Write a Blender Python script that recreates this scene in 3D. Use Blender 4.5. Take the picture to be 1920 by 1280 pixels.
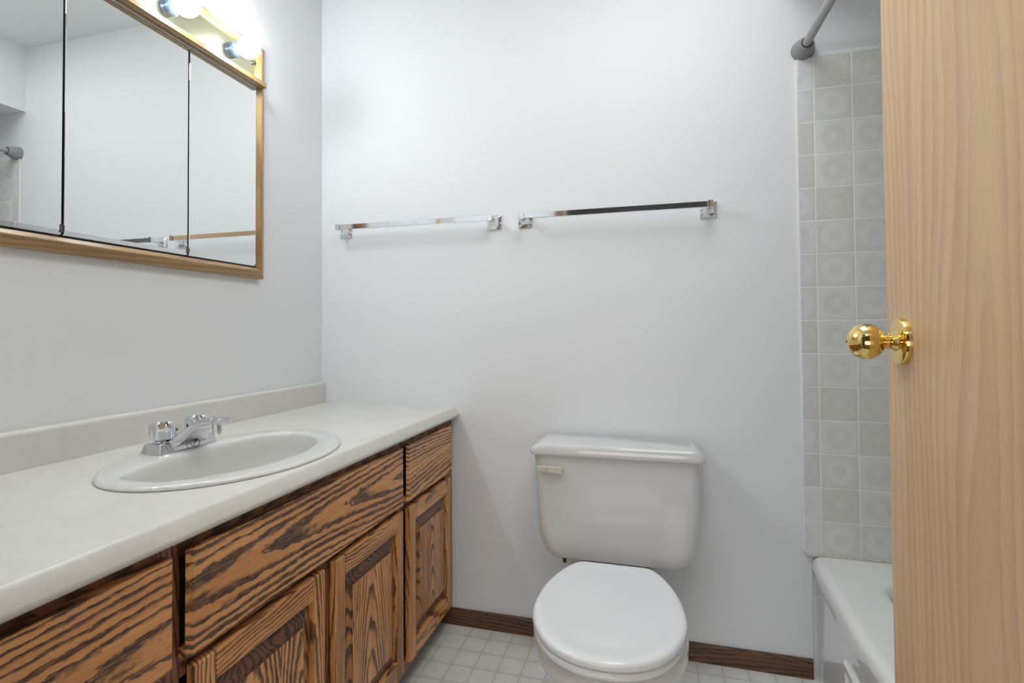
import bpy, bmesh, math, random
from math import sin, cos, pi, sqrt, radians
from mathutils import Vector, Matrix
random.seed(7)
for o in list(bpy.data.objects): bpy.data.objects.remove(o)
SC = bpy.context.scene
COL = SC.collection

# ------------------------------------------------------------------ camera, world, light, exposure
cd = bpy.data.cameras.new('camera'); cam = bpy.data.objects.new('camera', cd); COL.objects.link(cam)
RX = Vector((0.9525372, 0.30437968, -0.00508837)); UP = Vector((0.01170271, -0.01991017, 0.99973328)); FW = Vector((-0.30419719, 0.95234269, 0.02252724))
CP = Vector((1.22844983, -2.06616357, 1.06020842))
cam.matrix_world = Matrix(((RX.x, UP.x, -FW.x, CP.x), (RX.y, UP.y, -FW.y, CP.y), (RX.z, UP.z, -FW.z, CP.z), (0, 0, 0, 1)))
cd.sensor_width = 36; cd.lens = 1111.908 / 1920 * 36
cd.shift_x = (960 - 860.373) / 1920; cd.shift_y = -(640 - 594.671) / 1920
cd.clip_start = .01
SC.camera = cam
W = bpy.data.worlds.new('world'); SC.world = W; W.use_nodes = True
W.node_tree.nodes['Background'].inputs[0].default_value = (.85, .9, 1, 1)
W.node_tree.nodes['Background'].inputs[1].default_value = .25
SC.view_settings.view_transform = 'Standard'; SC.view_settings.look = 'None'
SC.view_settings.gamma = 1; SC.view_settings.use_curve_mapping = False
SC.view_settings.exposure = 0.25
BULB = 63.0                      # emission strength of each globe bulb
def area(name, loc, rot, sx, sy, power, col):
    l = bpy.data.lights.new(name, 'AREA'); l.shape = 'RECTANGLE'; l.size = sx; l.size_y = sy; l.energy = power; l.color = col
    o = bpy.data.objects.new(name, l); COL.objects.link(o); o.location = loc; o.rotation_euler = rot; return o
area('ceiling_fill', (1.33, -.90, 2.41), (0, 0, 0), .55, .9, 7.2, (.965, 1, .995))     # unseen fill light added under the bathroom ceiling, above the frame
area('hall_top_fill', (1.2, -2.5, 2.40), (0, 0, 0), .5, .5, 4.0, (1, .97, .93))            # overhead fill added in the hall behind the doorway, no known lamp
area('hall_low_fill', (1.15, -3.3, .65), (radians(90), 0, 0), 1.4, .9, 10.0, (1, .995, .98))   # low fill added in the hall facing the doorway, no known window

# ------------------------------------------------------------------ dimensions (metres; left wall X=0, back wall Y=0, floor Z=0)
HC = 0.7819           # counter top
CD = 0.5623           # counter depth
YF = -1.82            # front wall, room side
CEIL = 2.430
FX = 0.538            # vanity face frame front
GX = 0.557            # drawer fronts and doors front
TUBX = 1.6935

# ------------------------------------------------------------------ materials
def nm(name):
    m = bpy.data.materials.new(name); m.use_nodes = True
    nt = m.node_tree; b = nt.nodes['Principled BSDF']; return m, nt, b
def N(nt, t, **k):
    n = nt.nodes.new(t)
    for a, v in k.items():
        if a == 'inp':
            for i, x in v.items(): n.inputs[i].default_value = x
        else: setattr(n, a, v)
    return n
def math_(nt, op, a, b=None, c=None):
    n = nt.nodes.new('ShaderNodeMath'); n.operation = op
    for i, x in enumerate((a, b, c)):
        if x is None: continue
        if isinstance(x, (int, float)): n.inputs[i].default_value = x
        else: nt.links.new(x, n.inputs[i])
    return n.outputs[0]
def sstep(nt, x, lo, hi, a=0., b=1.):
    n = N(nt, 'ShaderNodeMapRange', interpolation_type='SMOOTHSTEP')
    nt.links.new(x, n.inputs[0])
    for i, v in zip((1, 2, 3, 4), (lo, hi, a, b)): n.inputs[i].default_value = v
    return n.outputs[0]
def mix(nt, f, a, b):
    n = N(nt, 'ShaderNodeMix', data_type='RGBA')
    for i, x in ((0, f), (6, a), (7, b)):
        if isinstance(x, tuple): n.inputs[i].default_value = x if len(x) == 4 else (*x, 1)
        elif isinstance(x, (int, float)): n.inputs[i].default_value = x
        else: nt.links.new(x, n.inputs[i])
    return n.outputs[2]
def noise(nt, vec, scale, detail=2, rough=.5):
    n = N(nt, 'ShaderNodeTexNoise'); nt.links.new(vec, n.inputs['Vector'])
    n.inputs['Scale'].default_value = scale; n.inputs['Detail'].default_value = detail; n.inputs['Roughness'].default_value = rough
    return n.outputs[0]
def bump(nt, b, h, strength, dist):
    n = N(nt, 'ShaderNodeBump'); n.inputs['Strength'].default_value = strength; n.inputs['Distance'].default_value = dist
    nt.links.new(h, n.inputs['Height']); nt.links.new(n.outputs[0], b.inputs['Normal'])
def plain(name, col, rough=.5, metal=0., coat=0., spec=.5):
    m, nt, b = nm(name); b.inputs['Base Color'].default_value = (*col, 1); b.inputs['Roughness'].default_value = rough
    b.inputs['Metallic'].default_value = metal; b.inputs['Coat Weight'].default_value = coat; b.inputs['Specular IOR Level'].default_value = spec
    return m
def objco(nt, rnd=True):
    tc = N(nt, 'ShaderNodeTexCoord')
    if not rnd: return tc.outputs['Object']
    oi = N(nt, 'ShaderNodeObjectInfo'); v = N(nt, 'ShaderNodeVectorMath', operation='MULTIPLY_ADD')
    sc = N(nt, 'ShaderNodeCombineXYZ')
    for i, k in enumerate((3.7, 5.3, 2.9)): nt.links.new(math_(nt, 'MULTIPLY', oi.outputs['Random'], k), sc.inputs[i])
    a = N(nt, 'ShaderNodeVectorMath', operation='ADD'); nt.links.new(tc.outputs['Object'], a.inputs[0]); nt.links.new(sc.outputs[0], a.inputs[1])
    return a.outputs[0]

def wood(name, axis, light, mid, dark, pitch=.013, wob=.05, tilt=.12, half=.13, dlo=.36, dhi=.74, contrast=1., rough=.38, coat=.15, pore=.30, jag=.5, nf=(1.4, 5.)):
    """plain-sawn oak: growth rings around a slightly tilted pith give cathedral figure; streaks are broken up by pores"""
    m, nt, b = nm(name); co = objco(nt)
    s = N(nt, 'ShaderNodeSeparateXYZ'); nt.links.new(co, s.inputs[0])
    ax = {'X': 0, 'Y': 1, 'Z': 2}[axis]
    A = s.outputs[ax]; oth = [s.outputs[i] for i in range(3) if i != ax]
    Bq = math_(nt, 'ADD', oth[1], math_(nt, 'MULTIPLY', oth[0], .35)); Cc = math_(nt, 'SUBTRACT', oth[0], math_(nt, 'MULTIPLY', oth[1], .35))
    if axis == 'Z': Bq, Cc = math_(nt, 'ADD', oth[1], math_(nt, 'MULTIPLY', oth[0], .35)), math_(nt, 'SUBTRACT', oth[0], math_(nt, 'MULTIPLY', oth[1], .2))
    def vec(a, bb):
        c = N(nt, 'ShaderNodeCombineXYZ'); nt.links.new(math_(nt, 'MULTIPLY', A, a), c.inputs[0]); nt.links.new(math_(nt, 'MULTIPLY', Bq, bb), c.inputs[1]); nt.links.new(math_(nt, 'MULTIPLY', Cc, bb), c.inputs[2]); return c.outputs[0]
    n1 = noise(nt, vec(*nf), 1., 2, .45)                      # slow wander of the figure
    n2 = noise(nt, vec(26., 70.), 1., 3, .65)                     # jagged edges
    n3 = noise(nt, vec(2.6, 30.), 1., 2, .5)                      # streak width
    n5 = noise(nt, vec(1.1, 11.), 1., 1, .5)                      # clear and heavy zones
    n4 = noise(nt, vec(38., 800.), 1., 2, .6)                     # pores
    Bc = math_(nt, 'PINGPONG', math_(nt, 'ADD', Bq, math_(nt, 'MULTIPLY', n1, wob * 2)), half)
    D = math_(nt, 'ADD', math_(nt, 'PINGPONG', math_(nt, 'MULTIPLY', math_(nt, 'ADD', A, math_(nt, 'MULTIPLY', n1, .25)), tilt), .11), .012)
    r = math_(nt, 'SQRT', math_(nt, 'ADD', math_(nt, 'MULTIPLY', Bc, Bc), math_(nt, 'MULTIPLY', D, D)))
    fld = math_(nt, 'DIVIDE', math_(nt, 'ADD', r, math_(nt, 'MULTIPLY', n2, pitch * jag)), pitch)
    fr = math_(nt, 'FRACT', fld)
    fr2 = math_(nt, 'ADD', fr, math_(nt, 'ADD', math_(nt, 'MULTIPLY', math_(nt, 'SUBTRACT', n3, .5), .9), math_(nt, 'MULTIPLY', math_(nt, 'SUBTRACT', n5, .5), 1.1)))
    st = math_(nt, 'MULTIPLY', sstep(nt, fr2, dlo, dhi), sstep(nt, fr, .90, 1.0, 1., 0.))
    dk = math_(nt, 'MULTIPLY', st, sstep(nt, n4, .30, .60, .50, 1.08))
    dk = math_(nt, 'MULTIPLY', math_(nt, 'MINIMUM', dk, 1.0), contrast)
    base = mix(nt, sstep(nt, n3, .3, .7), light, mid)
    base = mix(nt, sstep(nt, n4, .54, .72, 0., pore), base, dark)
    nt.links.new(mix(nt, dk, base, dark), b.inputs['Base Color'])
    b.inputs['Roughness'].default_value = rough; b.inputs['Coat Weight'].default_value = coat; b.inputs['Coat Roughness'].default_value = .25
    bump(nt, b, math_(nt, 'SUBTRACT', 1.0, dk), .2, .0005)
    return m
VL, VM, VD = (.76, .37, .135), (.63, .275, .09), (.044, .021, .017)
M = {}
M['oak_h'] = wood('stained_oak_horizontal', 'Y', VL, VM, VD, pitch=.0092, tilt=.030, wob=.032, nf=(1.0, 5.), dlo=.42, dhi=.74, jag=.85)
M['oak_v'] = wood('stained_oak_vertical', 'Z', VL, VM, VD, pitch=.0075, half=.09, tilt=.10, wob=.03, nf=(1.5, 6.), jag=.7)
M['oak_stile'] = wood('stained_oak_stile', 'Z', VL, VM, VD, pitch=.0062, half=.2, tilt=.03, wob=.026, nf=(2.2, 8.), dlo=.34, dhi=.80, contrast=.92, jag=.75)
M['oak_rail'] = wood('stained_oak_rail', 'Y', VL, VM, VD, pitch=.0062, half=.2, tilt=.04, wob=.035, nf=(3., 8.), dlo=.34, dhi=.80, contrast=.92, jag=.75)
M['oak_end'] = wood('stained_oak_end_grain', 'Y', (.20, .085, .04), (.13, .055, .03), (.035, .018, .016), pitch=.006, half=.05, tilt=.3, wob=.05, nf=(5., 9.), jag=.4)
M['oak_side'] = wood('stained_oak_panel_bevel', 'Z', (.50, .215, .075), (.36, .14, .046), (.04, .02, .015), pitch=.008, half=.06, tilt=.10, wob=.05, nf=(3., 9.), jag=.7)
M['oak_x'] = wood('stained_oak_base', 'X', (.18, .08, .032), (.13, .054, .023), (.035, .018, .012), pitch=.010)
M['oak_dark'] = wood('stained_oak_frame', 'Z', (.34, .14, .05), (.25, .095, .035), (.05, .022, .015), pitch=.009)
M['oak_dark_h'] = wood('stained_oak_frame_rail', 'Y', (.34, .14, .05), (.25, .095, .035), (.05, .022, .015), pitch=.009)
HL, HM, HD = (.40, .25, .098), (.33, .195, .07), (.16, .085, .03)
M['honey_h'] = wood('honey_oak_rail', 'Y', HL, HM, HD, pitch=.0065, tilt=.02, wob=.012, contrast=.55, rough=.3, pore=.2, jag=.6)
M['honey_v'] = wood('honey_oak_stile', 'Z', HL, HM, HD, pitch=.0065, tilt=.02, wob=.012, contrast=.55, rough=.3, pore=.2, jag=.6)
M['door'] = wood('pale_oak_veneer', 'Z', (.70, .49, .275), (.675, .445, .25), (.48, .295, .16), pitch=.017, half=.17, tilt=.03, wob=.06, dlo=.12, dhi=1.15, contrast=.62, rough=.45, coat=.05, pore=.34, jag=.35, nf=(1., 4.5))
M['casing'] = wood('brown_oak_casing', 'Z', (.34, .18, .08), (.28, .14, .06), (.10, .05, .03))
M['porcelain'] = plain('white_porcelain', (.71, .71, .705), .12, 0, .5)
M['sink'] = plain('bisque_porcelain', (.70, .695, .67), .12, 0, .5)
M['seat'] = plain('white_plastic', (.83, .85, .87), .16, 0, .3)
M['cream'] = plain('cream_plastic', (.62, .59, .48), .35)
M['chrome'] = plain('chrome', (.80, .81, .83), .06, 1.)
M['worn_chrome'] = plain('worn_chrome', (.66, .66, .68), .14, 1.)
M['mirror'] = plain('mirror_glass', (.86, .885, .885), .0, 1.)
M['edge'] = plain('mirror_edge', (.55, .60, .60), .12, 1.)
M['black'] = plain('dark_seal', (.012, .012, .013), .5)
M['brass'] = plain('polished_brass', (.83, .62, .22), .06, 1.)
M['palebrass'] = plain('pale_brass_panel', (.72, .70, .50), .22, 1.)
M['collar'] = plain('dark_socket', (.05, .075, .12), .28, .3)
M['bulbbase'] = plain('bulb_neck', (.85, .88, .92), .4)
M['rod'] = plain('grey_enamel', (.36, .36, .36), .35)
M['rodcap'] = plain('grey_plastic', (.27, .27, .27), .4)
M['tub'] = plain('white_tub_enamel', (.87, .87, .865), .13, 0, .5)
M['caulk'] = plain('white_caulk', (.80, .81, .81), .5)
M['dirtycaulk'] = None
M['bevel_reflection'] = plain('painted_bevel_reflection', (.88, .90, .92), .35)  # near-white colour in place of the reflection along the mirror tops
M['hallfloor'] = plain('hall_carpet', (.10, .085, .07), .95)
M['hallshade'] = plain('hall_painted_shade', (.16, .155, .15), .8)  # wall colour darkened to stand in for the dim light of the hall
M['steel'] = plain('dark_steel', (.12, .12, .12), .4, .8)
def mk_bulb():
    m, nt, b = nm('bulb_glow'); b.inputs['Base Color'].default_value = (1, 1, 1, 1)
    b.inputs['Emission Color'].default_value = (.90, .955, 1, 1); b.inputs['Emission Strength'].default_value = BULB; return m
M['bulb'] = mk_bulb()
def mk_paint(name, col, bs=.10, sc=260, rough=.55):
    m, nt, b = nm(name); co = objco(nt, False)
    n = noise(nt, co, 2.2, 3, .5); nt.links.new(mix(nt, n, tuple(c * .985 for c in col), tuple(min(1, c * 1.015) for c in col)), b.inputs['Base Color'])
    b.inputs['Roughness'].default_value = rough; b.inputs['Specular IOR Level'].default_value = .35
    bump(nt, b, noise(nt, co, sc, 2, .5), bs, .0008); return m
M['paint'] = mk_paint('white_wall_paint', (.80, .81, .825))
M['ceil'] = mk_paint('textured_ceiling', (.80, .81, .815), .9, 110, .8)
def mk_laminate():
    m, nt, b = nm('mottled_laminate'); co = objco(nt, False)
    n = noise(nt, co, 9, 5, .65); n2 = noise(nt, co, 120, 2, .6)
    c = mix(nt, sstep(nt, n, .3, .7), (.645, .630, .580), (.70, .69, .650)); c = mix(nt, sstep(nt, n2, .5, .75, 0, .18), c, (.56, .545, .48))
    nt.links.new(c, b.inputs['Base Color']); b.inputs['Roughness'].default_value = .33; return m
M['laminate'] = mk_laminate()
def mk_caulk():
    m, nt, b = nm('stained_caulk'); co = objco(nt, False)
    n = noise(nt, co, 60, 4, .7); n2 = noise(nt, co, 230, 3, .7)
    c = mix(nt, sstep(nt, n, .45, .65), (.62, .62, .57), (.50, .46, .38)); c = mix(nt, sstep(nt, n2, .62, .72), c, (.20, .12, .08))
    nt.links.new(c, b.inputs['Base Color']); b.inputs['Roughness'].default_value = .6; return m
M['dirtycaulk'] = mk_caulk()
TP = .1016; TX0 = 1.7208; TZ0 = 1.9001
def mk_tile(name, ua, u0):
    m, nt, b = nm(name); tc = N(nt, 'ShaderNodeTexCoord'); s = N(nt, 'ShaderNodeSeparateXYZ'); nt.links.new(tc.outputs['Object'], s.inputs[0])
    U = math_(nt, 'DIVIDE', math_(nt, 'SUBTRACT', s.outputs['XYZ'.index(ua)], u0), TP); V = math_(nt, 'DIVIDE', math_(nt, 'SUBTRACT', TZ0, s.outputs[2]), TP)
    iu = math_(nt, 'FLOOR', U); iv = math_(nt, 'FLOOR', V)
    pu = math_(nt, 'SUBTRACT', math_(nt, 'SUBTRACT', U, iu), .5); pv = math_(nt, 'SUBTRACT', math_(nt, 'SUBTRACT', V, iv), .5)
    r = math_(nt, 'SQRT', math_(nt, 'ADD', math_(nt, 'MULTIPLY', pu, pu), math_(nt, 'MULTIPLY', pv, pv)))
    cc = N(nt, 'ShaderNodeCombineXYZ'); nt.links.new(iu, cc.inputs[0]); nt.links.new(iv, cc.inputs[1])
    wn = N(nt, 'ShaderNodeTexWhiteNoise', noise_dimensions='2D'); nt.links.new(cc.outputs[0], wn.inputs[0])
    rnd = wn.outputs[0]
    # three printed rosettes: ring, disc, speckled lace
    ringm = math_(nt, 'MULTIPLY', sstep(nt, r, .13, .20), sstep(nt, r, .33, .41, 1., 0.))
    disc = math_(nt, 'MULTIPLY', sstep(nt, r, .10, .16), sstep(nt, r, .30, .40, 1., 0.))
    an = math_(nt, 'ARCTAN2', pv, pu)
    pol = N(nt, 'ShaderNodeCombineXYZ'); nt.links.new(math_(nt, 'MULTIPLY', an, 9.5), pol.inputs[0]); nt.links.new(math_(nt, 'MULTIPLY', r, 62), pol.inputs[1])
    vo = N(nt, 'ShaderNodeTexVoronoi'); vo.inputs['Scale'].default_value = 520; nt.links.new(tc.outputs['Object'], vo.inputs['Vector'])
    spk = sstep(nt, vo.outputs['Distance'], .25, .55)
    lace = math_(nt, 'MULTIPLY', spk, math_(nt, 'ADD', sstep(nt, r, .08, .20, .45, 1.), sstep(nt, math_(nt, 'ABSOLUTE', math_(nt, 'SUBTRACT', r, .38)), 0, .07, -.35, 0)))
    lt, md, dk = (.735, .735, .725), (.685, .683, .67), (.61, .595, .55)
    ca = mix(nt, ringm, md, lt)
    cb = mix(nt, disc, lt, md)
    cl = mix(nt, math_(nt, 'MULTIPLY', lace, .75), (.73, .727, .71), dk)
    t1 = math_(nt, 'GREATER_THAN', rnd, .32); t2 = math_(nt, 'GREATER_THAN', rnd, .62)
    c = mix(nt, t2, mix(nt, t1, ca, cb), cl)
    mx = math_(nt, 'MAXIMUM', math_(nt, 'ABSOLUTE', pu), math_(nt, 'ABSOLUTE', pv))
    g = sstep(nt, mx, .481, .487)
    c = mix(nt, g, c, (.81, .82, .825)); nt.links.new(c, b.inputs['Base Color'])
    nt.links.new(sstep(nt, mx, .47, .487, .22, .6), b.inputs['Roughness'])
    bump(nt, b, sstep(nt, mx, .465, .49, 1., 0.), .5, .0012); return m
M['tile_back'] = mk_tile('rosette_tile_back', 'X', TX0)
M['tile_side'] = mk_tile('rosette_tile_side', 'Y', 0.)
def mk_vinyl():
    m, nt, b = nm('sheet_vinyl'); tc = N(nt, 'ShaderNodeTexCoord'); s = N(nt, 'ShaderNodeSeparateXYZ'); nt.links.new(tc.outputs['Object'], s.inputs[0])
    U = math_(nt, 'DIVIDE', math_(nt, 'SUBTRACT', s.outputs[0], .5447), .0742); V = math_(nt, 'DIVIDE', math_(nt, 'ADD', s.outputs[1], .0725), .0905)
    pu = math_(nt, 'ABSOLUTE', math_(nt, 'SUBTRACT', math_(nt, 'FRACT', U), .5)); pv = math_(nt, 'ABSOLUTE', math_(nt, 'SUBTRACT', math_(nt, 'FRACT', V), .5))
    mx = math_(nt, 'MAXIMUM', pu, pv)
    grout = sstep(nt, mx, .464, .478)
    # printed rounded outline inside each tile, heavier at the corners
    q = math_(nt, 'POWER', math_(nt, 'ADD', math_(nt, 'POWER', pu, 7.), math_(nt, 'POWER', pv, 7.)), 1 / 7.)
    out = sstep(nt, math_(nt, 'ABSOLUTE', math_(nt, 'SUBTRACT', q, .415)), 0, .018, 1., 0.)
    cor = sstep(nt, math_(nt, 'MULTIPLY', pu, pv), .118, .155)
    n = noise(nt, tc.outputs['Object'], 55, 4, .65); n2 = noise(nt, tc.outputs['Object'], 14, 3, .6)
    c = mix(nt, sstep(nt, n2, .3, .7), (.79, .79, .765), (.85, .85, .835))
    f = math_(nt, 'ADD', math_(nt, 'MULTIPLY', out, .55), math_(nt, 'MULTIPLY', cor, .5)); f = math_(nt, 'MULTIPLY', f, sstep(nt, n, .38, .62, .35, 1.))
    c = mix(nt, math_(nt, 'MINIMUM', f, 1.), c, (.64, .635, .60)); c = mix(nt, grout, c, (.61, .615, .59))
    nt.links.new(c, b.inputs['Base Color']); b.inputs['Roughness'].default_value = .38
    bump(nt, b, math_(nt, 'SUBTRACT', 1., grout), .3, .0008); return m
M['vinyl'] = mk_vinyl()

# ------------------------------------------------------------------ mesh helpers (everything is given in world metres)
OFF = {}
def off(o): return OFF.get(o.name, Vector((0, 0, 0)))
def tag(o, label=None, cat=None, group=None, kind=None):
    for k, v in (('label', label), ('category', cat), ('group', group), ('kind', kind)):
        if v: o[k] = v
    return o
def thing(name, loc, label, cat, group=None):
    o = bpy.data.objects.new(name, None); COL.objects.link(o); o.location = loc; OFF[o.name] = Vector(loc); o.empty_display_size = .05
    return tag(o, label, cat, group)
def obj(name, bm, mats, parent=None, smooth=None, label=None, origin=None):
    bmesh.ops.recalc_face_normals(bm, faces=bm.faces)
    me = bpy.data.meshes.new(name)
    o0 = off(parent) if parent else (Vector(origin) if origin else Vector((0, 0, 0)))
    bmesh.ops.translate(bm, verts=bm.verts, vec=-o0)
    if smooth is not None:
        for f in bm.faces: f.smooth = True
        for e in bm.edges:
            if len(e.link_faces) == 2: e.smooth = e.calc_face_angle(0) < radians(smooth)
    bm.to_mesh(me); bm.free()
    for m in (mats if isinstance(mats, list) else [mats]): me.materials.append(m)
    o = bpy.data.objects.new(name, me); COL.objects.link(o)
    if parent: o.parent = parent; OFF[o.name] = o0
    else: o.location = o0; OFF[o.name] = o0
    if label: o['label'] = label
    return o
def struct(name, bm, mats, parent=None, smooth=None):
    o = obj(name, bm, mats, parent, smooth)
    if not parent: o['kind'] = 'structure'
    return o
def B(): return bmesh.new()
def box(bm, x0, x1, y0, y1, z0, z1, bev=0., seg=2, mi=0):
    t = bmesh.new(); bmesh.ops.create_cube(t, size=1)
    for v in t.verts: v.co = Vector(((x0 + x1) / 2 + v.co.x * (x1 - x0), (y0 + y1) / 2 + v.co.y * (y1 - y0), (z0 + z1) / 2 + v.co.z * (z1 - z0)))
    if bev: bmesh.ops.bevel(t, geom=list(t.edges), offset=bev, segments=seg, profile=.6, affect='EDGES', clamp_overlap=True)
    for f in t.faces: f.material_index = mi
    merge(bm, t)
def merge(bm, t):
    me = bpy.data.meshes.new('tmp'); t.to_mesh(me); t.free(); bm.from_mesh(me); bpy.data.meshes.remove(me)
def loft(bm, rings, cap0=True, cap1=True, mi=0, closed=True):
    L = [[bm.verts.new(p) for p in r] for r in rings]; n = len(L[0])
    for a, b in zip(L, L[1:]):
        for i in range(n if closed else n - 1):
            f = bm.faces.new((a[i], a[(i + 1) % n], b[(i + 1) % n], b[i])); f.material_index = mi
    if cap0: bm.faces.new(L[0]).material_index = mi
    if cap1: bm.faces.new(L[-1][::-1]).material_index = mi
    return L
def frame_of(d):
    d = Vector(d).normalized(); a = Vector((0, 0, 1)) if abs(d.z) < .9 else Vector((1, 0, 0))
    u = d.cross(a).normalized(); return u, d.cross(u).normalized(), d
def lathe(bm, base, d, prof, n=40, cap0=True, cap1=True, mi=0):
    """prof: list of (distance along d, radius)"""
    u, v, d = frame_of(d); base = Vector(base)
    loft(bm, [[base + d * t + (u * cos(2 * pi * k / n) + v * sin(2 * pi * k / n)) * max(r, 1e-5) for k in range(n)] for t, r in prof], cap0, cap1, mi)
def tube(bm, pts, r, n=16, mi=0):
    pts = [Vector(p) for p in pts]; rings = []
    for i, p in enumerate(pts):
        d = (pts[min(i + 1, len(pts) - 1)] - pts[max(i - 1, 0)]); u, v, d = frame_of(d)
        rings.append([p + (u * cos(2 * pi * k / n) + v * sin(2 * pi * k / n)) * r for k in range(n)])
    loft(bm, rings, mi=mi)
def rrect(x0, x1, y0, y1, r, z, seg=6):
    P = []
    for cx, cy, a0 in ((x1 - r, y1 - r, 0), (x0 + r, y1 - r, pi / 2), (x0 + r, y0 + r, pi), (x1 - r, y0 + r, 3 * pi / 2)):
        for k in range(seg + 1):
            a = a0 + pi / 2 * k / seg; P.append(Vector((cx + r * cos(a), cy + r * sin(a), z)))
    return P

# ------------------------------------------------------------------ setting
b = B(); box(b, -.12, 0, -1.94, 0.12, 0, CEIL); struct('wall_left', b, M['paint'])
b = B(); box(b, 0, 2.57, 0, .12, 0, CEIL); struct('wall_back', b, M['paint'])
b = B(); box(b, 2.45, 2.57, -1.94, 0, 0, CEIL); struct('wall_right', b, M['paint'])
DL, DR, DH = .73, 1.614, 2.04
b = B(); box(b, 0, DL, YF - .12, YF, 0, CEIL); box(b, DR, 2.45, YF - .12, YF, 0, CEIL); box(b, DL, DR, YF - .12, YF, DH, CEIL); struct('wall_front', b, M['paint'])
b = B(); box(b, -.12, 2.57, YF - .12, .12, -.05, 0); struct('floor', b, M['vinyl'])
b = B(); box(b, -1.2, 3.6, YF - .12, .12, CEIL, CEIL + .06); struct('ceiling', b, M['ceil'])
b = B(); box(b, 1.650, 2.45, YF, 0, 2.123, CEIL); struct('trim_1', b, M['paint'])          # soffit above the tub
b = B(); box(b, 1.75, 2.45, YF, -1.53, 0, 2.123); struct('wall_tub_end', b, M['paint'])
b = B(); box(b, -1.2, 3.6, -3.5, YF - .12, -.05, 0); struct('floor_hall', b, M['hallfloor'])
b = B(); box(b, -1.2, 3.6, -3.62, -3.5, 0, CEIL); struct('wall_hall', b, M['hallshade'])
b = B(); box(b, -1.2, 3.6, -3.5, YF - .12, CEIL, CEIL + .06); struct('ceiling_hall', b, M['ceil'])
# door casing and jambs
b = B()
for x0, x1 in ((DL - .058, DL), (DR, DR + .058)): box(b, x0, x1, YF, YF + .014, 0, DH + .058, .004); box(b, x0, x1, YF - .134, YF - .12, 0, DH + .058, .004)
box(b, DL, DR, YF, YF + .014, DH, DH + .058, .004); box(b, DL, DR, YF - .134, YF - .12, DH, DH + .058, .004)
struct('trim_2', b, M['casing'])
# baseboard
def base_profile(y0, t, h): return [(y0, 0), (y0 - t, 0), (y0 - t, h - .006), (y0 - t + .004, h), (y0, h)]
b = B(); pr = base_profile(0, .012, .0575)
loft(b, [[Vector((x, y, z)) for y, z in pr] for x in (.462, 1.6925)]); struct('baseboard_back', b, M['oak_x'])
# tiled surround
b = B(); box(b, 1.6765, 2.442, -.009, -.0, .376, 1.899, .002); ts = struct('trim_3', b, M['tile_back'])
b = B(); box(b, 2.441, 2.45, -1.53, -.0, .376, 1.899); struct('trim_4', b, M['tile_side'])
b = B(); tube(b, [(1.6938, -.0012, .06 + i * .026) for i in range(12)], .0022, 8); tube(b, [(1.6755, -.004, z) for z in [.381 + i * .05 for i in range(31)]], .0038, 8); box(b, 1.674, 2.44, -.006, 0, 1.899, 1.911, .002)
obj('caulk_line', b, M['caulk'], ts, 40, 'white caulk line')
random.seed(3)
b = B(); tube(b, [(1.680 + i * .012, -.0105 + random.uniform(-.0012, .0012), .3745 + random.uniform(-.0012, .0012)) for i in range(62)], .0048, 10)
obj('caulk_bead', b, M['dirtycaulk'], ts, 60, 'dirty peeling caulk bead')

# ------------------------------------------------------------------ door leaf
DX, DY0, DY1 = 1.577, -1.0, YF + .003
b = B(); box(b, DX, DX + .035, DY1, DY0, .012, 2.03, .0015); dr = struct('door_1', b, M['door'])
KY, KZ = -1.06, 1.0415
b = B(); lathe(b, (DX, KY, KZ), (-1, 0, 0), [(0, .0335), (.004, .0335), (.007, .0325), (.0085, .030), (.0095, .0155)], 56, True, True)
ros = obj('rosette', b, M['brass'], dr, 35, 'round polished brass rosette')
b = B(); lathe(b, (DX - .009, KY, KZ), (-1, 0, 0), [(0, .0150), (.004, .0125), (.007, .0105), (.0095, .0122), (.0105, .0105), (.020, .0098), (.024, .0098)], 40)
obj('knob_neck', b, M['brass'], ros, 40)
b = B(); R0 = .0262; cxk = .0465
lathe(b, (DX, KY, KZ), (-1, 0, 0), [(cxk - .93 * R0 * cos(t), R0 * sin(t)) for t in [pi * (k / 28) for k in range(4, 28)]] + [(cxk + .93 * R0 + .0001, .0014)], 56)
kn = obj('door_knob', b, M['brass'], dr, 60, 'polished brass ball knob')
b = B(); lathe(b, (DX - cxk - .93 * R0 + .0004, KY, KZ), (-1, 0, 0), [(0, .0018), (.0008, .0018)], 12); obj('keyhole', b, M['black'], kn)

# ------------------------------------------------------------------ vanity cabinet
VY1 = YF + .004
van = thing('vanity_cabinet', (.27, -.9, 0), 'dark-grained stained oak vanity cabinet under the long cream countertop', 'cabinet')
b = B()
box(b, .003, FX - .02, -.020, -.002, .09, .742); box(b, .003, FX - .02, VY1, VY1 + .016, .09, .742)     # ends
box(b, .003, FX - .02, VY1 + .016, -.02, .09, .106)                                                     # bottom
obj('carcass', b, M['oak_dark'], van)
b = B(); box(b, .445, .460, VY1, -.002, 0, .09); obj('toe_kick', b, M['oak_dark_h'], van)
# face frame: stiles with upright grain, rails with level grain
b = B()
for y0, y1 in ((-.046, -.001), (-.492, -.452), (-.905, -.868), (-1.366, -1.3205), (VY1, VY1 + .05)):
    box(b, FX - .019, FX, y0, y1, .06 if y0 != -.905 else .09, .742 if y0 != -.905 else .53, .0008, 1, 0)
for y0, y1 in ((-.452, -.046), (-1.3205, -.492), (VY1 + .05, -1.366)):
    box(b, FX - .019, FX - .0004, y0, y1, .715, .742, 0, 1, 1); box(b, FX - .019, FX - .0004, y0, y1, .530, .5695, 0, 1, 1); box(b, FX - .019, FX - .0004, y0, y1, .06, .105, 0, 1, 1)
obj('face_frame', b, [M['oak_dark'], M['oak_dark_h']], van)
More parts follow.
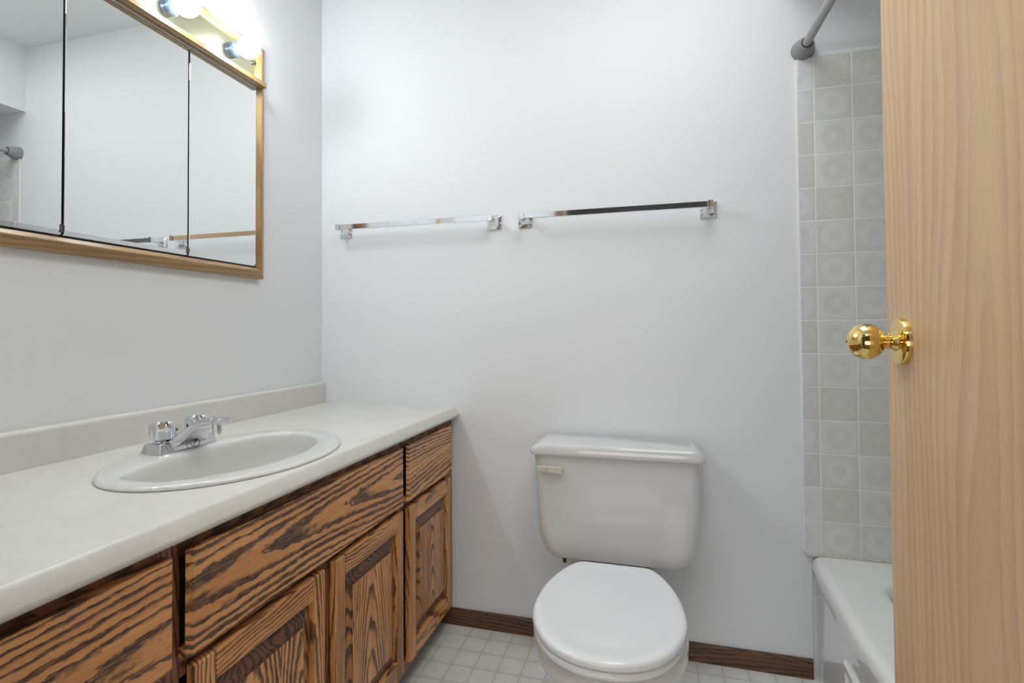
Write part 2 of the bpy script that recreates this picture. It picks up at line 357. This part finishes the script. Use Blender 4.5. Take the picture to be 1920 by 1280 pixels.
# drawer fronts with an eased, undercut near end that serves as the finger pull
def front(y0, y1, z0, z1, lab):
    b = B(); Xb, Xm = FX, FX + .013
    t = bmesh.new()
    pts = [(Xm, y0), (GX, y0 + .0105), (GX, y1 - .002), (GX - .002, y1), (Xm, y1)]
    loft(t, [[Vector((x, y, z)) for x, y in pts] for z in (z0, z1)])
    merge(b, t)
    box(b, Xb, Xm, y0 + .034, y1, z0, z1); box(b, Xb, Xm, y0, y0 + .034, z0, z0 + .015); 
    o = obj('drawer_front', b, M['oak_h'], van, None, lab); return o
FT, FB = .7265, .5635
front(-1.3236, -.492, FB, FT, 'wide oak front below the sink')
front(-.459, -.056, FB, FT, 'small oak drawer front by the back wall')
front(VY1 + .012, -1.354, FB, FT, 'oak drawer front nearest the doorway')
def cab_door(y0, y1, z0, z1, lab, sl=.044, sr=.042, rt=.047, rb=.05):
    b = B(); X0 = FX + .0005
    box(b, X0, GX, y0, y0 + sl, z0, z1, .0045, 3, 0); box(b, X0, GX, y1 - sr, y1, z0, z1, .0045, 3, 0)
    # rails: chamfered top edge, level grain
    for za, zb in ((z1 - rt, z1), (z0, z0 + rb)): box(b, X0, GX - .0003, y0 + sl, y1 - sr, za, zb, .0025, 2, 1)
    d = obj('cabinet_door', b, [M['oak_stile'], M['oak_rail']], van, None, lab)
    ya, yb, za, zb = y0 + sl, y1 - sr, z0 + rb, z1 - rt; w = .042; e = .004
    b = B()
    def ring(x, k): return [Vector((x, ya - e + k, za - e + k)), Vector((x, yb + e - k, za - e + k)), Vector((x, yb + e - k, zb + e - k)), Vector((x, ya - e + k, zb + e - k))]
    L = loft(b, [ring(X0 + .001, 0), ring(X0 + .0035, 0), ring(GX - .0065, w), ring(GX - .0025, w + .0012)])
    bmesh.ops.recalc_face_normals(b, faces=b.faces)
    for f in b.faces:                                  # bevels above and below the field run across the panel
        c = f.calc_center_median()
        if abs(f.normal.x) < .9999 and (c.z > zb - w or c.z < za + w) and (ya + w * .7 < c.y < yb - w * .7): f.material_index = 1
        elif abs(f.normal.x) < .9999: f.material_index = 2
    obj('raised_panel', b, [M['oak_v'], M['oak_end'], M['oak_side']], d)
DT, DB = .546, .092
cab_door(-.442, -.066, DT - .454, DT - .003, 'oak panel door by the back wall', .044, .036)
cab_door(-.876, -.4915, DB, DT, 'oak panel door with cathedral grain, right of the pair below the sink')
cab_door(-1.3085, -.922, DB, DT, 'oak panel door, left of the pair below the sink', .048, .042)
cab_door(VY1 + .012, -1.360, DB, DT, 'oak panel door below the drawer nearest the doorway')

# ------------------------------------------------------------------ countertop with rolled edge and backsplash
SXC, SYC = .3395, -.9445
def sink_outer(k=0.): return [Vector((SXC + (.2025 - k) * cos(2 * pi * i / 96), SYC + (.3125 - k) * sin(2 * pi * i / 96), 0)) for i in range(96)]
def sink_inner(k=0., sc=1.):
    P = []
    for i in range(96):
        a = 2 * pi * i / 96; c, s = cos(a), sin(a)
        if c >= 0: x = .325 + (.160 - k) * c; y = SYC + (.263 - k) * s
        else:
            n = 2.6; x = .325 - (.092 - k) * abs(c) ** (2 / n); y = SYC + (.263 - k) * (abs(s) ** (2 / n)) * (1 if s > 0 else -1)
            x = .325 - (.092 - k) * abs(c) ** .8
            y = SYC + (.263 - k) * s
        P.append(Vector((.335 + (x - .335) * sc, SYC + (y - SYC) * sc, 0)))
    return P
CY0, CY1 = VY1, -.001
nose = []                                            # rolled crease, face leaning out to a lip, then the underside
def arc(cx, cz, r, a0, a1, n): return [(cx + r * cos(radians(a0 + (a1 - a0) * k / n)), cz + r * sin(radians(a0 + (a1 - a0) * k / n))) for k in range(n + 1)]
nose = arc(.5440, HC - .012, .012, 90, 32, 7) + arc(.5600, .7560, .0085, 24, -85, 7)
prof = [(.018, HC)] + nose + [(.557, .7475), (.545, .7475), (.545, .7500), (.002, .750), (.002, HC)]
b = B(); loft(b, [[Vector((x, y, z)) for x, z in prof] for y in (CY0, CY1)])
ct = obj('countertop', b, M['laminate'], None, 30, origin=(.28, -.9, .745))
tag(ct, 'long cream laminate countertop with rolled front edge on the oak vanity', 'countertop')
cut = B(); o2 = sink_outer(.012)
loft(cut, [[Vector((p.x, p.y, z)) for p in o2] for z in (.70, .83)]); cu = obj('cutter', cut, M['laminate'])
md = ct.modifiers.new('hole', 'BOOLEAN'); md.operation = 'DIFFERENCE'; md.object = cu; md.solver = 'EXACT'
dg = bpy.context.evaluated_depsgraph_get(); nme = bpy.data.meshes.new_from_object(ct.evaluated_get(dg)); ct.modifiers.remove(md); ct.data = nme
bpy.data.objects.remove(cu)
bsp = [(.001, HC - .001), (.0185, HC - .001), (.0185, HC + .070)]
for k in range(1, 7):
    a = pi / 2 * k / 6; bsp.append((.0085 + .010 * cos(a), HC + .0705 + .0105 * sin(a)))
bsp += [(.001, HC + .081)]
b = B(); loft(b, [[Vector((x, y, z)) for x, z in bsp] for y in (CY0, CY1)]); obj('backsplash', b, M['laminate'], ct, 35)
b = B(); box(b, .0195, CD - .012, -.0035, -.001, HC - .002, HC + .0015, .0006); obj('caulk_line', b, M['caulk'], ct, None, 'thin white caulk line at the back wall')

# ------------------------------------------------------------------ sink
sk = thing('sink', (SXC, SYC, HC), 'oval off-white drop-in basin set into the countertop', 'sink')
b = B(); zz = lambda P, z: [Vector((p.x, p.y, z)) for p in P]
lerp = lambda A, C, t: [a.lerp(c, t) for a, c in zip(A, C)]
So, Si = sink_outer, sink_inner
rings = [zz(So(.004), HC + .0002), zz(So(0), HC + .001), zz(So(-.0005), HC + .004), zz(So(.003), HC + .008), zz(So(.008), HC + .0098), zz(So(.012), HC + .0088), zz(So(.016), HC + .0092), zz(lerp(So(.016), Si(-.008), .5), HC + .0088), zz(Si(-.008), HC + .0088), zz(Si(-.003), HC + .0075), zz(Si(.0), HC + .003), zz(Si(.003), HC - .004)]
for t in [i / 9 for i in range(1, 10)]:
    s = (1 - t ** 2.6) * .94 + .06; rings.append(zz(Si(.004, s), HC - .004 - .135 * (1 - (1 - t) ** 1.7)))
L = loft(b, rings, False, True); obj('basin', b, M['sink'], sk, 50)
b = B(); lathe(b, (.335, SYC, HC - .1395), (0, 0, 1), [(0, .024), (.003, .024), (.004, .020), (.002, .012)], 32); obj('drain', b, M['chrome'], sk, 40, 'chrome drain flange')

# ------------------------------------------------------------------ faucet
FZ = HC + .0092; FYC = -.938
fa = thing('faucet', (.185, FYC, FZ), 'chrome two-handle faucet with arched flat spout behind the basin', 'faucet')
b = B()
def rr2(x0, x1, y0, y1, z): return rrect(x0, x1, y0, y1, .003, z, 3)
loft(b, [rr2(.156, .2115, -1.027, -.849, FZ + .0), rr2(.1555, .212, -1.0275, -.8485, FZ + .002), rr2(.1605, .2065, -1.0215, -.8545, FZ + .0205), rr2(.163, .204, -1.019, -.857, FZ + .0222)])
obj('base', b, M['worn_chrome'], fa, 30, 'tapered chrome base plate')
b = B(); secs = [(.166, FZ + .010, .060, .020), (.190, FZ + .0135, .060, .0240), (.203, FZ + .0180, .056, .0235), (.215, FZ + .0265, .048, .0225), (.228, FZ + .0390, .038, .0210), (.240, FZ + .0510, .0300, .0190), (.252, FZ + .0605, .0240, .0170), (.265, FZ + .0655, .0205, .0155), (.280, FZ + .0670, .0190, .0145), (.2845, FZ + .0671, .0186, .0142), (.2855, FZ + .0672, .0182, .0128), (.2865, FZ + .0673, .0186, .0142), (.3065, FZ + .0668, .0182, .0138), (.3085, FZ + .0667, .0170, .0120)]
rings = []
for i, (x, z, hw, th) in enumerate(secs):
    j, k = max(i - 1, 0), min(i + 1, len(secs) - 1); d = Vector((secs[k][0] - secs[j][0], 0, secs[k][1] - secs[j][1])).normalized(); nrm = Vector((-d.z, 0, d.x))
    c = Vector((x, FYC, z)); R = []
    h = th / 2
    for (u, v) in ((-1, -.55), (-.9, -1), (.9, -1), (1, -.55), (1, .55), (.86, 1), (-.86, 1), (-1, .55)): R.append(c + Vector((0, hw * u, 0)) + nrm * (h * v))
    rings.append(R)
loft(b, rings); obj('spout', b, M['worn_chrome'], fa, 40, 'flat arched chrome spout')
b = B(); lathe(b, (.287, FYC, FZ + .0615), (0, 0, -1), [(0, .0115), (.018, .0115), (.019, .0105), (.0265, .0105), (.0262, .008)], 28); obj('aerator', b, M['chrome'], fa, 40)
for y in (FYC - .0545, FYC + .0525):
    b = B(); lathe(b, (.183, y, FZ + .0215), (0, 0, 1), [(0, .019), (.003, .0185), (.006, .0135), (.010, .0125)], 32); col = obj('handle_collar', b, M['chrome'], fa, 40)
    b = B(); rings = []
    for z, s in ((0, .80), (.0015, .93), (.012, .97), (.030, 1.0), (.036, .99), (.0405, .90), (.0425, .72), (.0435, .4)):
        rings.append([Vector((.183, y, FZ + .0285 + z)) + Vector((cos(a), sin(a), 0)) * (.0282 * s * (1 - (.17 if z < .038 else .07 if z < .042 else .02) * (1 - abs(cos(3 * a + .4)) ** 1.6 if True else 0))) for a in [2 * pi * k / 72 for k in range(72)]])
    loft(b, rings); obj('faucet_handle', b, M['chrome'], fa, 42, 'fluted chrome knob handle')
b = B(); lathe(b, (.163, FYC + .004, FZ + .012), (0, 0, 1), [(0, .0022), (.024, .0022), (.025, .006), (.030, .0065), (.032, .004)], 20); obj('lift_rod', b, M['steel'], fa, 40)
b = B(); tube(b, [(.2215 + .003 * sin(a), FYC + .010 + .0085 * cos(a), FZ + .0095 + .0085 * sin(a)) for a in [2 * pi * k / 28 for k in range(29)]], .0009, 8); obj('ring', b, M['steel'], fa, 60, 'thin dark wire ring under the spout')
b = B(); tube(b, [(.219, FYC - .006, FZ + .021), (.222, FYC + .004, FZ + .019), (.220, FYC + .014, FZ + .024)], .0034, 10); obj('ring_clip', b, M['black'], fa, 60)

# ------------------------------------------------------------------ mirrored medicine cabinet with light strip
MY1, MY0 = -.3995, -1.490
mc = thing('medicine_cabinet', (0, -.945, 1.2327), 'oak-framed triple mirror cabinet with a brass strip of globe bulbs on the left wall', 'mirror cabinet')
FRW = .0355
def rail_profile(): return [(.0, 0), (.0200, 0), (.0278, .0185), (.0290, .0212), (.0282, .0240), (.0180, .0335), (.0165, .0345), (.0, .0345)]   # (X, distance from the outer edge)
FZ0, FZ1 = 1.2327, 1.9955
b = B()
def frame_ring(pf): 
    x, t = pf; return [Vector((x, MY0 + t, FZ0 + t)), Vector((x, MY1 - t, FZ0 + t)), Vector((x, MY1 - t, FZ1 - t * .55)), Vector((x, MY0 + t, FZ1 - t * .55))]
rings = [frame_ring(q) for q in rail_profile()]; Lr = [[b.verts.new(p) for p in r] for r in rings]
for A_, C_ in zip(Lr, Lr[1:] + Lr[:1]):
    for i in range(4):
        f = b.faces.new((A_[i], A_[(i + 1) % 4], C_[(i + 1) % 4], C_[i])); f.material_index = 1 if i in (1, 3) else 0
obj('frame', b, [M['honey_h'], M['honey_v']], mc)
b = B(); pf = [(.001, 1.8590), (.0425, 1.8570), (.0455, 1.859), (.0455, 1.8720), (.043, 1.8740), (.001, 1.8840)]
loft(b, [[Vector((x, y, z)) for x, z in pf] for y in (MY0 + .022, MY1 - .0215)]); obj('light_rail', b, M['honey_h'], mc)
b = B(); box(b, .0008, .003, MY0 + .03, MY1 - .03, FZ0 + .03, 1.866); obj('back_panel', b, M['black'], mc, None, 'dark gap behind the mirror doors')
MZ0, MZ1 = 1.2735, 1.8530
for i, (y0, y1) in enumerate(((-1.4545, -1.1060), (-1.1000, -.7360), (-.7300, -.4345))):
    b = B(); X1 = .0169; bw = .0095
    def rg(x, k): return [Vector((x, y0 + k * .12, MZ0 + k)), Vector((x, y1 - k * .12, MZ0 + k)), Vector((x, y1 - k * .12, MZ1 - k * .12)), Vector((x, y0 + k * .12, MZ1 - k * .12))]
    L = loft(b, [rg(.011, 0), rg(.0148, 0), rg(X1, bw)], True, True)
    d = obj('mirror_door', b, M['mirror'], mc, None, ['left mirror door', 'middle mirror door', 'right mirror door'][i])
    b = B(); box(b, .0035, .0108, y0, y1, MZ0 - .001, MZ1 + .001); obj('door_backing', b, M['edge'], d)
b = B(); box(b, .003, .0165, MY0 + .036, MY1 - .036, 1.8538, 1.8592, .0006); obj('bevel_reflection_strip', b, M['bevel_reflection'], mc, None, 'pale strip painted as the bright bevel reflection above the mirror doors')  # added strip, its pale colour stands in for the bevel's bright reflection
for y in (-1.1045, -.7345):
    b = B(); box(b, .0150, .0185, y - .0055, y + .001, MZ0 + .004, MZ0 + .022, .0006); obj('door_clip', b, M['steel'], mc, None, 'small dark corner clip')
b = B(); box(b, .001, .012, MY0 + .034, MY1 - .034, 1.8845, 1.977); lp = obj('light_panel', b, M['palebrass'], mc, None, 'pale brass light strip panel')
b = B(); lathe(b, (.012, -.4455, 1.9363), (1, 0, 0), [(0, .0050), (.002, .0060), (.006, .0060), (.007, .0045)], 20); obj('thumb_nut', b, M['steel'], lp, 40)
for k in range(4):
    y, z = -.560 - .252 * k, 1.925
    b = B(); lathe(b, (.012, y, z), (1, 0, 0), [(0, .0235), (.006, .0238), (.008, .0225), (.013, .0222), (.0145, .0235), (.022, .0232), (.025, .0205), (.025, .0155)], 40); so = obj('lamp_socket', b, M['collar'], mc, 40)
    b = B(); lathe(b, (.030, y, z), (1, 0, 0), [(0, .0145), (.012, .0155), (.020, .018)], 32); obj('bulb_neck', b, M['bulbbase'], so, 40)
    b = B(); lathe(b, (.082, y, z), (1, 0, 0), [(-.034 * cos(t), .034 * sin(t)) for t in [pi * (q / 22) for q in range(4, 23)]], 40); obj('globe_bulb', b, M['bulb'], so, 80, 'lit white globe bulb')

# ------------------------------------------------------------------ towel bars
def towel_bar(xa, xb, z0, label):
    t = thing('towel_bar', ((xa + xb) / 2, 0, z0), label, 'towel bar', 'chrome towel bars on the back wall')
    for x in (xa, xb):
        b = B()
        def sq(w, y, dz=0., h=None): return rrect_y(x, z0 + dz, w, h or w, y)
        loft(b, [sq(.0255, 0), sq(.0255, -.005), sq(.0235, -.0075), sq(.0150, -.012, .001), sq(.0098, -.022, .002), sq(.0075, -.036, .003), sq(.0075, -.046, .004), sq(.0085, -.058, .005, .0100), sq(.0085, -.0745, .0055, .0118), sq(.0075, -.0755, .0055, .0108)])
        obj('bracket', b, M['chrome'], t, 25, 'flared square chrome bracket')
    b = B(); box(b, xa + .006, xb - .006, -.0725, -.064, z0 + .0055 - .0095, z0 + .0055 + .0095, .001, 1); obj('bar', b, M['chrome'], t, None, 'flat chrome bar')
def rrect_y(cx, cz, hw, hh, y):
    return [Vector((p.x, y, p.y)) for p in rrect(cx - hw, cx + hw, cz - hh, cz + hh, min(.0025, hw * .3), 0, 3)]
towel_bar(.110, .7065, 1.4485, 'left chrome towel bar on the back wall, the one above the countertop')
towel_bar(.8185, 1.4175, 1.4470, 'right chrome towel bar on the back wall, the one above the toilet tank')

# ------------------------------------------------------------------ shower rod
RXX, RZZ = 1.6951, 1.9245
sr = thing('shower_rod', (RXX, 0, RZZ), 'grey tension shower rod above the tiled tub wall', 'shower rod')
b = B(); lathe(b, (RXX, -.030, RZZ), (0, -1, 0), [(0, .0123), (1.47, .0123)], 32); obj('tube', b, M['rod'], sr, 40)
for y, s in ((-.0005, -1), (-1.529, 1)):
    b = B(); lathe(b, (RXX, y, RZZ), (0, s, 0), [(0, .0330), (.003, .0335), (.006, .0330), (.007, .0318), (.010, .0322), (.013, .0312), (.014, .0298), (.020, .0295), (.034, .0265), (.050, .0215), (.055, .0190), (.0555, .0150)], 48)
    e = obj('end_cap', b, M['rodcap'], sr, 35, 'grey stepped end cap')
    b = B(); lathe(b, (RXX, y + s * .0545, RZZ), (0, s, 0), [(0, .0152), (.0016, .0152), (.0016, .0122)], 40); obj('gasket', b, M['black'], e, 35)

# ------------------------------------------------------------------ toilet
TXC = 1.1265
to = thing('toilet', (TXC, -.45, 0), 'white round toilet with closed lid against the back wall', 'toilet')
def rz(hw, ya, yb, r, z, cx=TXC): return rrect(cx - hw, cx + hw, ya, yb, r, z, 7)
b = B()
S = [(.341, .160, -.150, -.055, .04), (.343, .189, -.174, -.035, .05), (.350, .2055, -.188, -.026, .05), (.362, .2160, -.194, -.022, .048), (.380, .2255, -.1965, -.021, .045), (.405, .2335, -.1975, -.02, .043), (.44, .2385, -.198, -.02, .042), (.53, .2450, -.199, -.02, .040), (.60, .2475, -.2, -.02, .038), (.672, .2488, -.2, -.02, .036)]
loft(b, [rz(hw, ya, yb, r, z, 1.124) for z, hw, ya, yb, r in S]); obj('tank', b, M['porcelain'], to, 50)
b = B()
S = [(.6695, .2540, -.2085, -.012, .020), (.6705, .2565, -.2115, -.010, .022), (.676, .2585, -.2125, -.010, .022), (.683, .2580, -.2125, -.010, .022), (.690, .2535, -.2120, -.011, .020), (.6965, .2455, -.2112, -.012, .018), (.7015, .2370, -.2090, -.014, .016), (.7045, .2310, -.2050, -.017, .014), (.7060, .2260, -.1990, -.020, .012)]
loft(b, [rz(hw, ya, yb, r, z, 1.124) for z, hw, ya, yb, r in S]); obj('tank_lid', b, M['porcelain'], to, 60)
b = B()
hp = [(.8905, .0045, .0055, .012), (.905, .0075, .0075, .016), (.922, .0085, .0085, .018), (.926, .0095, .0100, .013), (.945, .0105, .0105, .0125), (.9665, .0115, .0115, .0125), (.9685, .0105, .0105, .0115)]
loft(b, [[Vector((x, -.2 - y, .6275 - (x - .93) * .06 + z)) for y, z in ((0.006, -h0), (.006, h1), (.006 + d, h1 * .8), (.006 + d, -h0 * .8))] for x, h0, h1, d in hp])
lathe(b, (.957, -.1985, .6255), (0, -1, 0), [(0, .008), (.009, .008)], 20)
obj('flush_lever', b, M['cream'], to, 30, 'cream plastic flush lever')
# bowl, seat and lid share an egg outline
SXT = 1.1330
def egg(hw, yb, ym, yf, z, n=3.1, cx=SXT, K=72):
    P = []
    for i in range(K):
        a = 2 * pi * i / K; c, s = cos(a), sin(a)
        if s <= 0: P.append(Vector((cx + hw * c, ym + (ym - yf) * s, z)))
        else: P.append(Vector((cx + hw * (abs(c) ** (2 / n)) * (1 if c > 0 else -1), ym + (yb - ym) * s ** (2 / n), z)))
    return P
b = B()
S = [(0, .110, -.20, -.42, -.66), (.02, .108, -.20, -.42, -.655), (.08, .098, -.20, -.42, -.64), (.15, .100, -.20, -.44, -.66), (.21, .120, -.19, -.50, -.72), (.255, .142, -.17, -.56, -.775), (.29, .156, -.16, -.60, -.815), (.312, .1625, -.15, -.615, -.838), (.322, .1685, -.20, -.62, -.848), (.335, .1725, -.34, -.62, -.855), (.350, .1738, -.345, -.62, -.858), (.360, .1740, -.352, -.62, -.858), (.372, .1710, -.354, -.62, -.854), (.3775, .1640, -.36, -.62, -.846)]
loft(b, [egg(hw, yb, ym, yf, z, 2.8) for z, hw, yb, ym, yf in S])
box(b, TXC - .11, TXC + .11, -.34, -.06, .20, .332, .02, 3)
obj('bowl', b, M['porcelain'], to, 50)
HWS = [(-.366, .080), (-.3685, .090), (-.376, .100), (-.388, .1095), (-.41, .122), (-.44, .1345), (-.48, .148), (-.54, .1615), (-.60, .1685), (-.65, .1705), (-.69, .1675), (-.73, .1595), (-.77, .1455), (-.80, .1305), (-.83, .1085), (-.85, .0845), (-.865, .057), (-.873, .029), (-.8755, 0)]
def catmull(P, m=4):
    Q = []
    for i in range(len(P) - 1):
        p0, p1, p2, p3 = (Vector(P[max(i - 1, 0)]), Vector(P[i]), Vector(P[i + 1]), Vector(P[min(i + 2, len(P) - 1)]))
        for k in range(m):
            t = k / m; Q.append(.5 * ((2 * p1) + (p2 - p0) * t + (2 * p0 - 5 * p1 + 4 * p2 - p3) * t * t + (3 * p1 - p0 - 3 * p2 + p3) * t ** 3))
    return Q + [Vector(P[-1])]
HALF = catmull(HWS)
def lidring(k, z):
    R_ = [Vector((SXT - .0005 + w * (1 - k / .17), -.62 + (y + .62) * (1 - k / .255), z)) for y, w in HALF]
    L_ = [Vector((2 * (SXT - .0005) - p.x, p.y, z)) for p in reversed(R_[:-1])]
    return R_ + L_
def slab(name, z0, z1, k0, mat, dome, lab):
    b = B()
    R = [lidring(k0 + .007, z0), lidring(k0 + .002, z0 + .002), lidring(k0, z0 + .006), lidring(k0, z1 - .008), lidring(k0 + .0018, z1 - .0042), lidring(k0 + .005, z1 - .0016), lidring(k0 + .010, z1 - .0003), lidring(k0 + .017, z1)]
    if dome: R += [lidring(k0 + .030, z1 + .0001), lidring(k0 + .036, z1 - .0010), lidring(k0 + .07, z1 - .0015)]
    loft(b, R); return obj(name, b, mat, to, 60, lab)
slab('seat', .3790, .3965, .0020, M['seat'], False, 'white plastic seat ring')
slab('lid', .3975, .4175, .0, M['seat'], True, 'closed white plastic lid')
for x in (TXC - .073, TXC + .086):
    b = B(); box(b, x - .014, x + .014, -.372, -.362, .370, .392, .005); obj('hinge', b, M['seat'], to)
b = B(); lathe(b, (.966, -.150, .352), (0, 0, -1), [(0, .016), (.004, .016), (.0045, .0105), (.016, .0105), (.0165, .006), (.030, .006)], 6); obj('tank_bolt', b, M['steel'], to, 30, 'dark tank bolt')
b = B(); tube(b, [(1.12, -.09, .36), (1.12, -.09, .25), (1.08, -.07, .16), (1.0, -.03, .15), (.98, -.0005, .15)], .006, 12); obj('supply_pipe', b, M['chrome'], to, 60)

# ------------------------------------------------------------------ bathtub
tb = thing('bathtub', (2.07, -.76, 0), 'white enamel bathtub in the tiled alcove behind the wooden door', 'bathtub')
TX1, TY0, TY1 = 2.440, -1.527, -.0035
def bow(P):
    for p in P:
        w = max(0., min(1., (1.80 - p.x) / .10)); p.x -= w * .030 * sin(pi * min(1, max(0, -p.y / 1.53)))
    return P
def orr(k, z, r=.012):
    P = []
    x0, x1, y0, y1 = TUBX + k, TX1 - min(k, .01), TY0 + min(k, .01), TY1 - min(k, .004)
    base = rrect(x0, x1, y0, y1, r, z, 6)
    return base
def dense(P, m=24):                                   # same count for every ring, extra points on the straight sides
    Q = []
    n = len(P)
    for i, p in enumerate(P):
        q = P[(i + 1) % n]; Q.append(p.copy())
        if i % 7 == 6:
            for k in range(1, m): Q.append(p.lerp(q, k / m))
    return Q
b = B()
R = [bow(dense(orr(.012, 0))), bow(dense(orr(.012, .297))), bow(dense(orr(.008, .302))), bow(dense(orr(.004, .306))), bow(dense(orr(.0, .340)))]
for k in range(1, 7):
    a = pi / 2 * k / 6; R.append(bow(dense(orr(.024 * (1 - cos(a)), .348 + .024 * sin(a)))))
def inn(k, z, r=.13): return dense(rrect(1.812 + k, 2.372 - k, -1.40 + k * 1.4, -.140 - k, max(r - k * .3, .05), z, 6))
R += [bow(dense(orr(.026, .372))), bow(dense(orr(.030, .372))), inn(-.026, .372), inn(-.022, .372), inn(-.018, .3718), inn(-.008, .3705), inn(0, .366), inn(.006, .352), inn(.03, .22), inn(.055, .12), inn(.09, .085), inn(.14, .075)]
loft(b, R, True, True); obj('tub_shell', b, M['tub'], tb, 40)
b = B(); t = bmesh.new()
def pan(k, dx):
    return [Vector((TUBX + .012 - dx - .030 * sin(pi * (-y) / 1.53), y, z)) for y, z in [(-.355 - k, .045 + k), (-.355 - k, .240 - k)]]
ys = [-.355 - i * .0408 for i in range(21)]
def prow(k, dx):
    Y = [min(max(y, -1.17 + k), -.355 - k) for y in ys]; X = lambda y: TUBX + .012 - dx - .030 * sin(pi * (-y) / 1.53)
    return [Vector((X(y), y, .240 - k)) for y in Y] + [Vector((X(y), y, .045 + k)) for y in reversed(Y)]
loft(b, [prow(0, -.004), prow(0, .002), prow(.006, .007), prow(.020, .007), prow(.026, .001)], False, True)
obj('apron_panel', b, M['tub'], tb, 35, 'raised border on the tub apron')
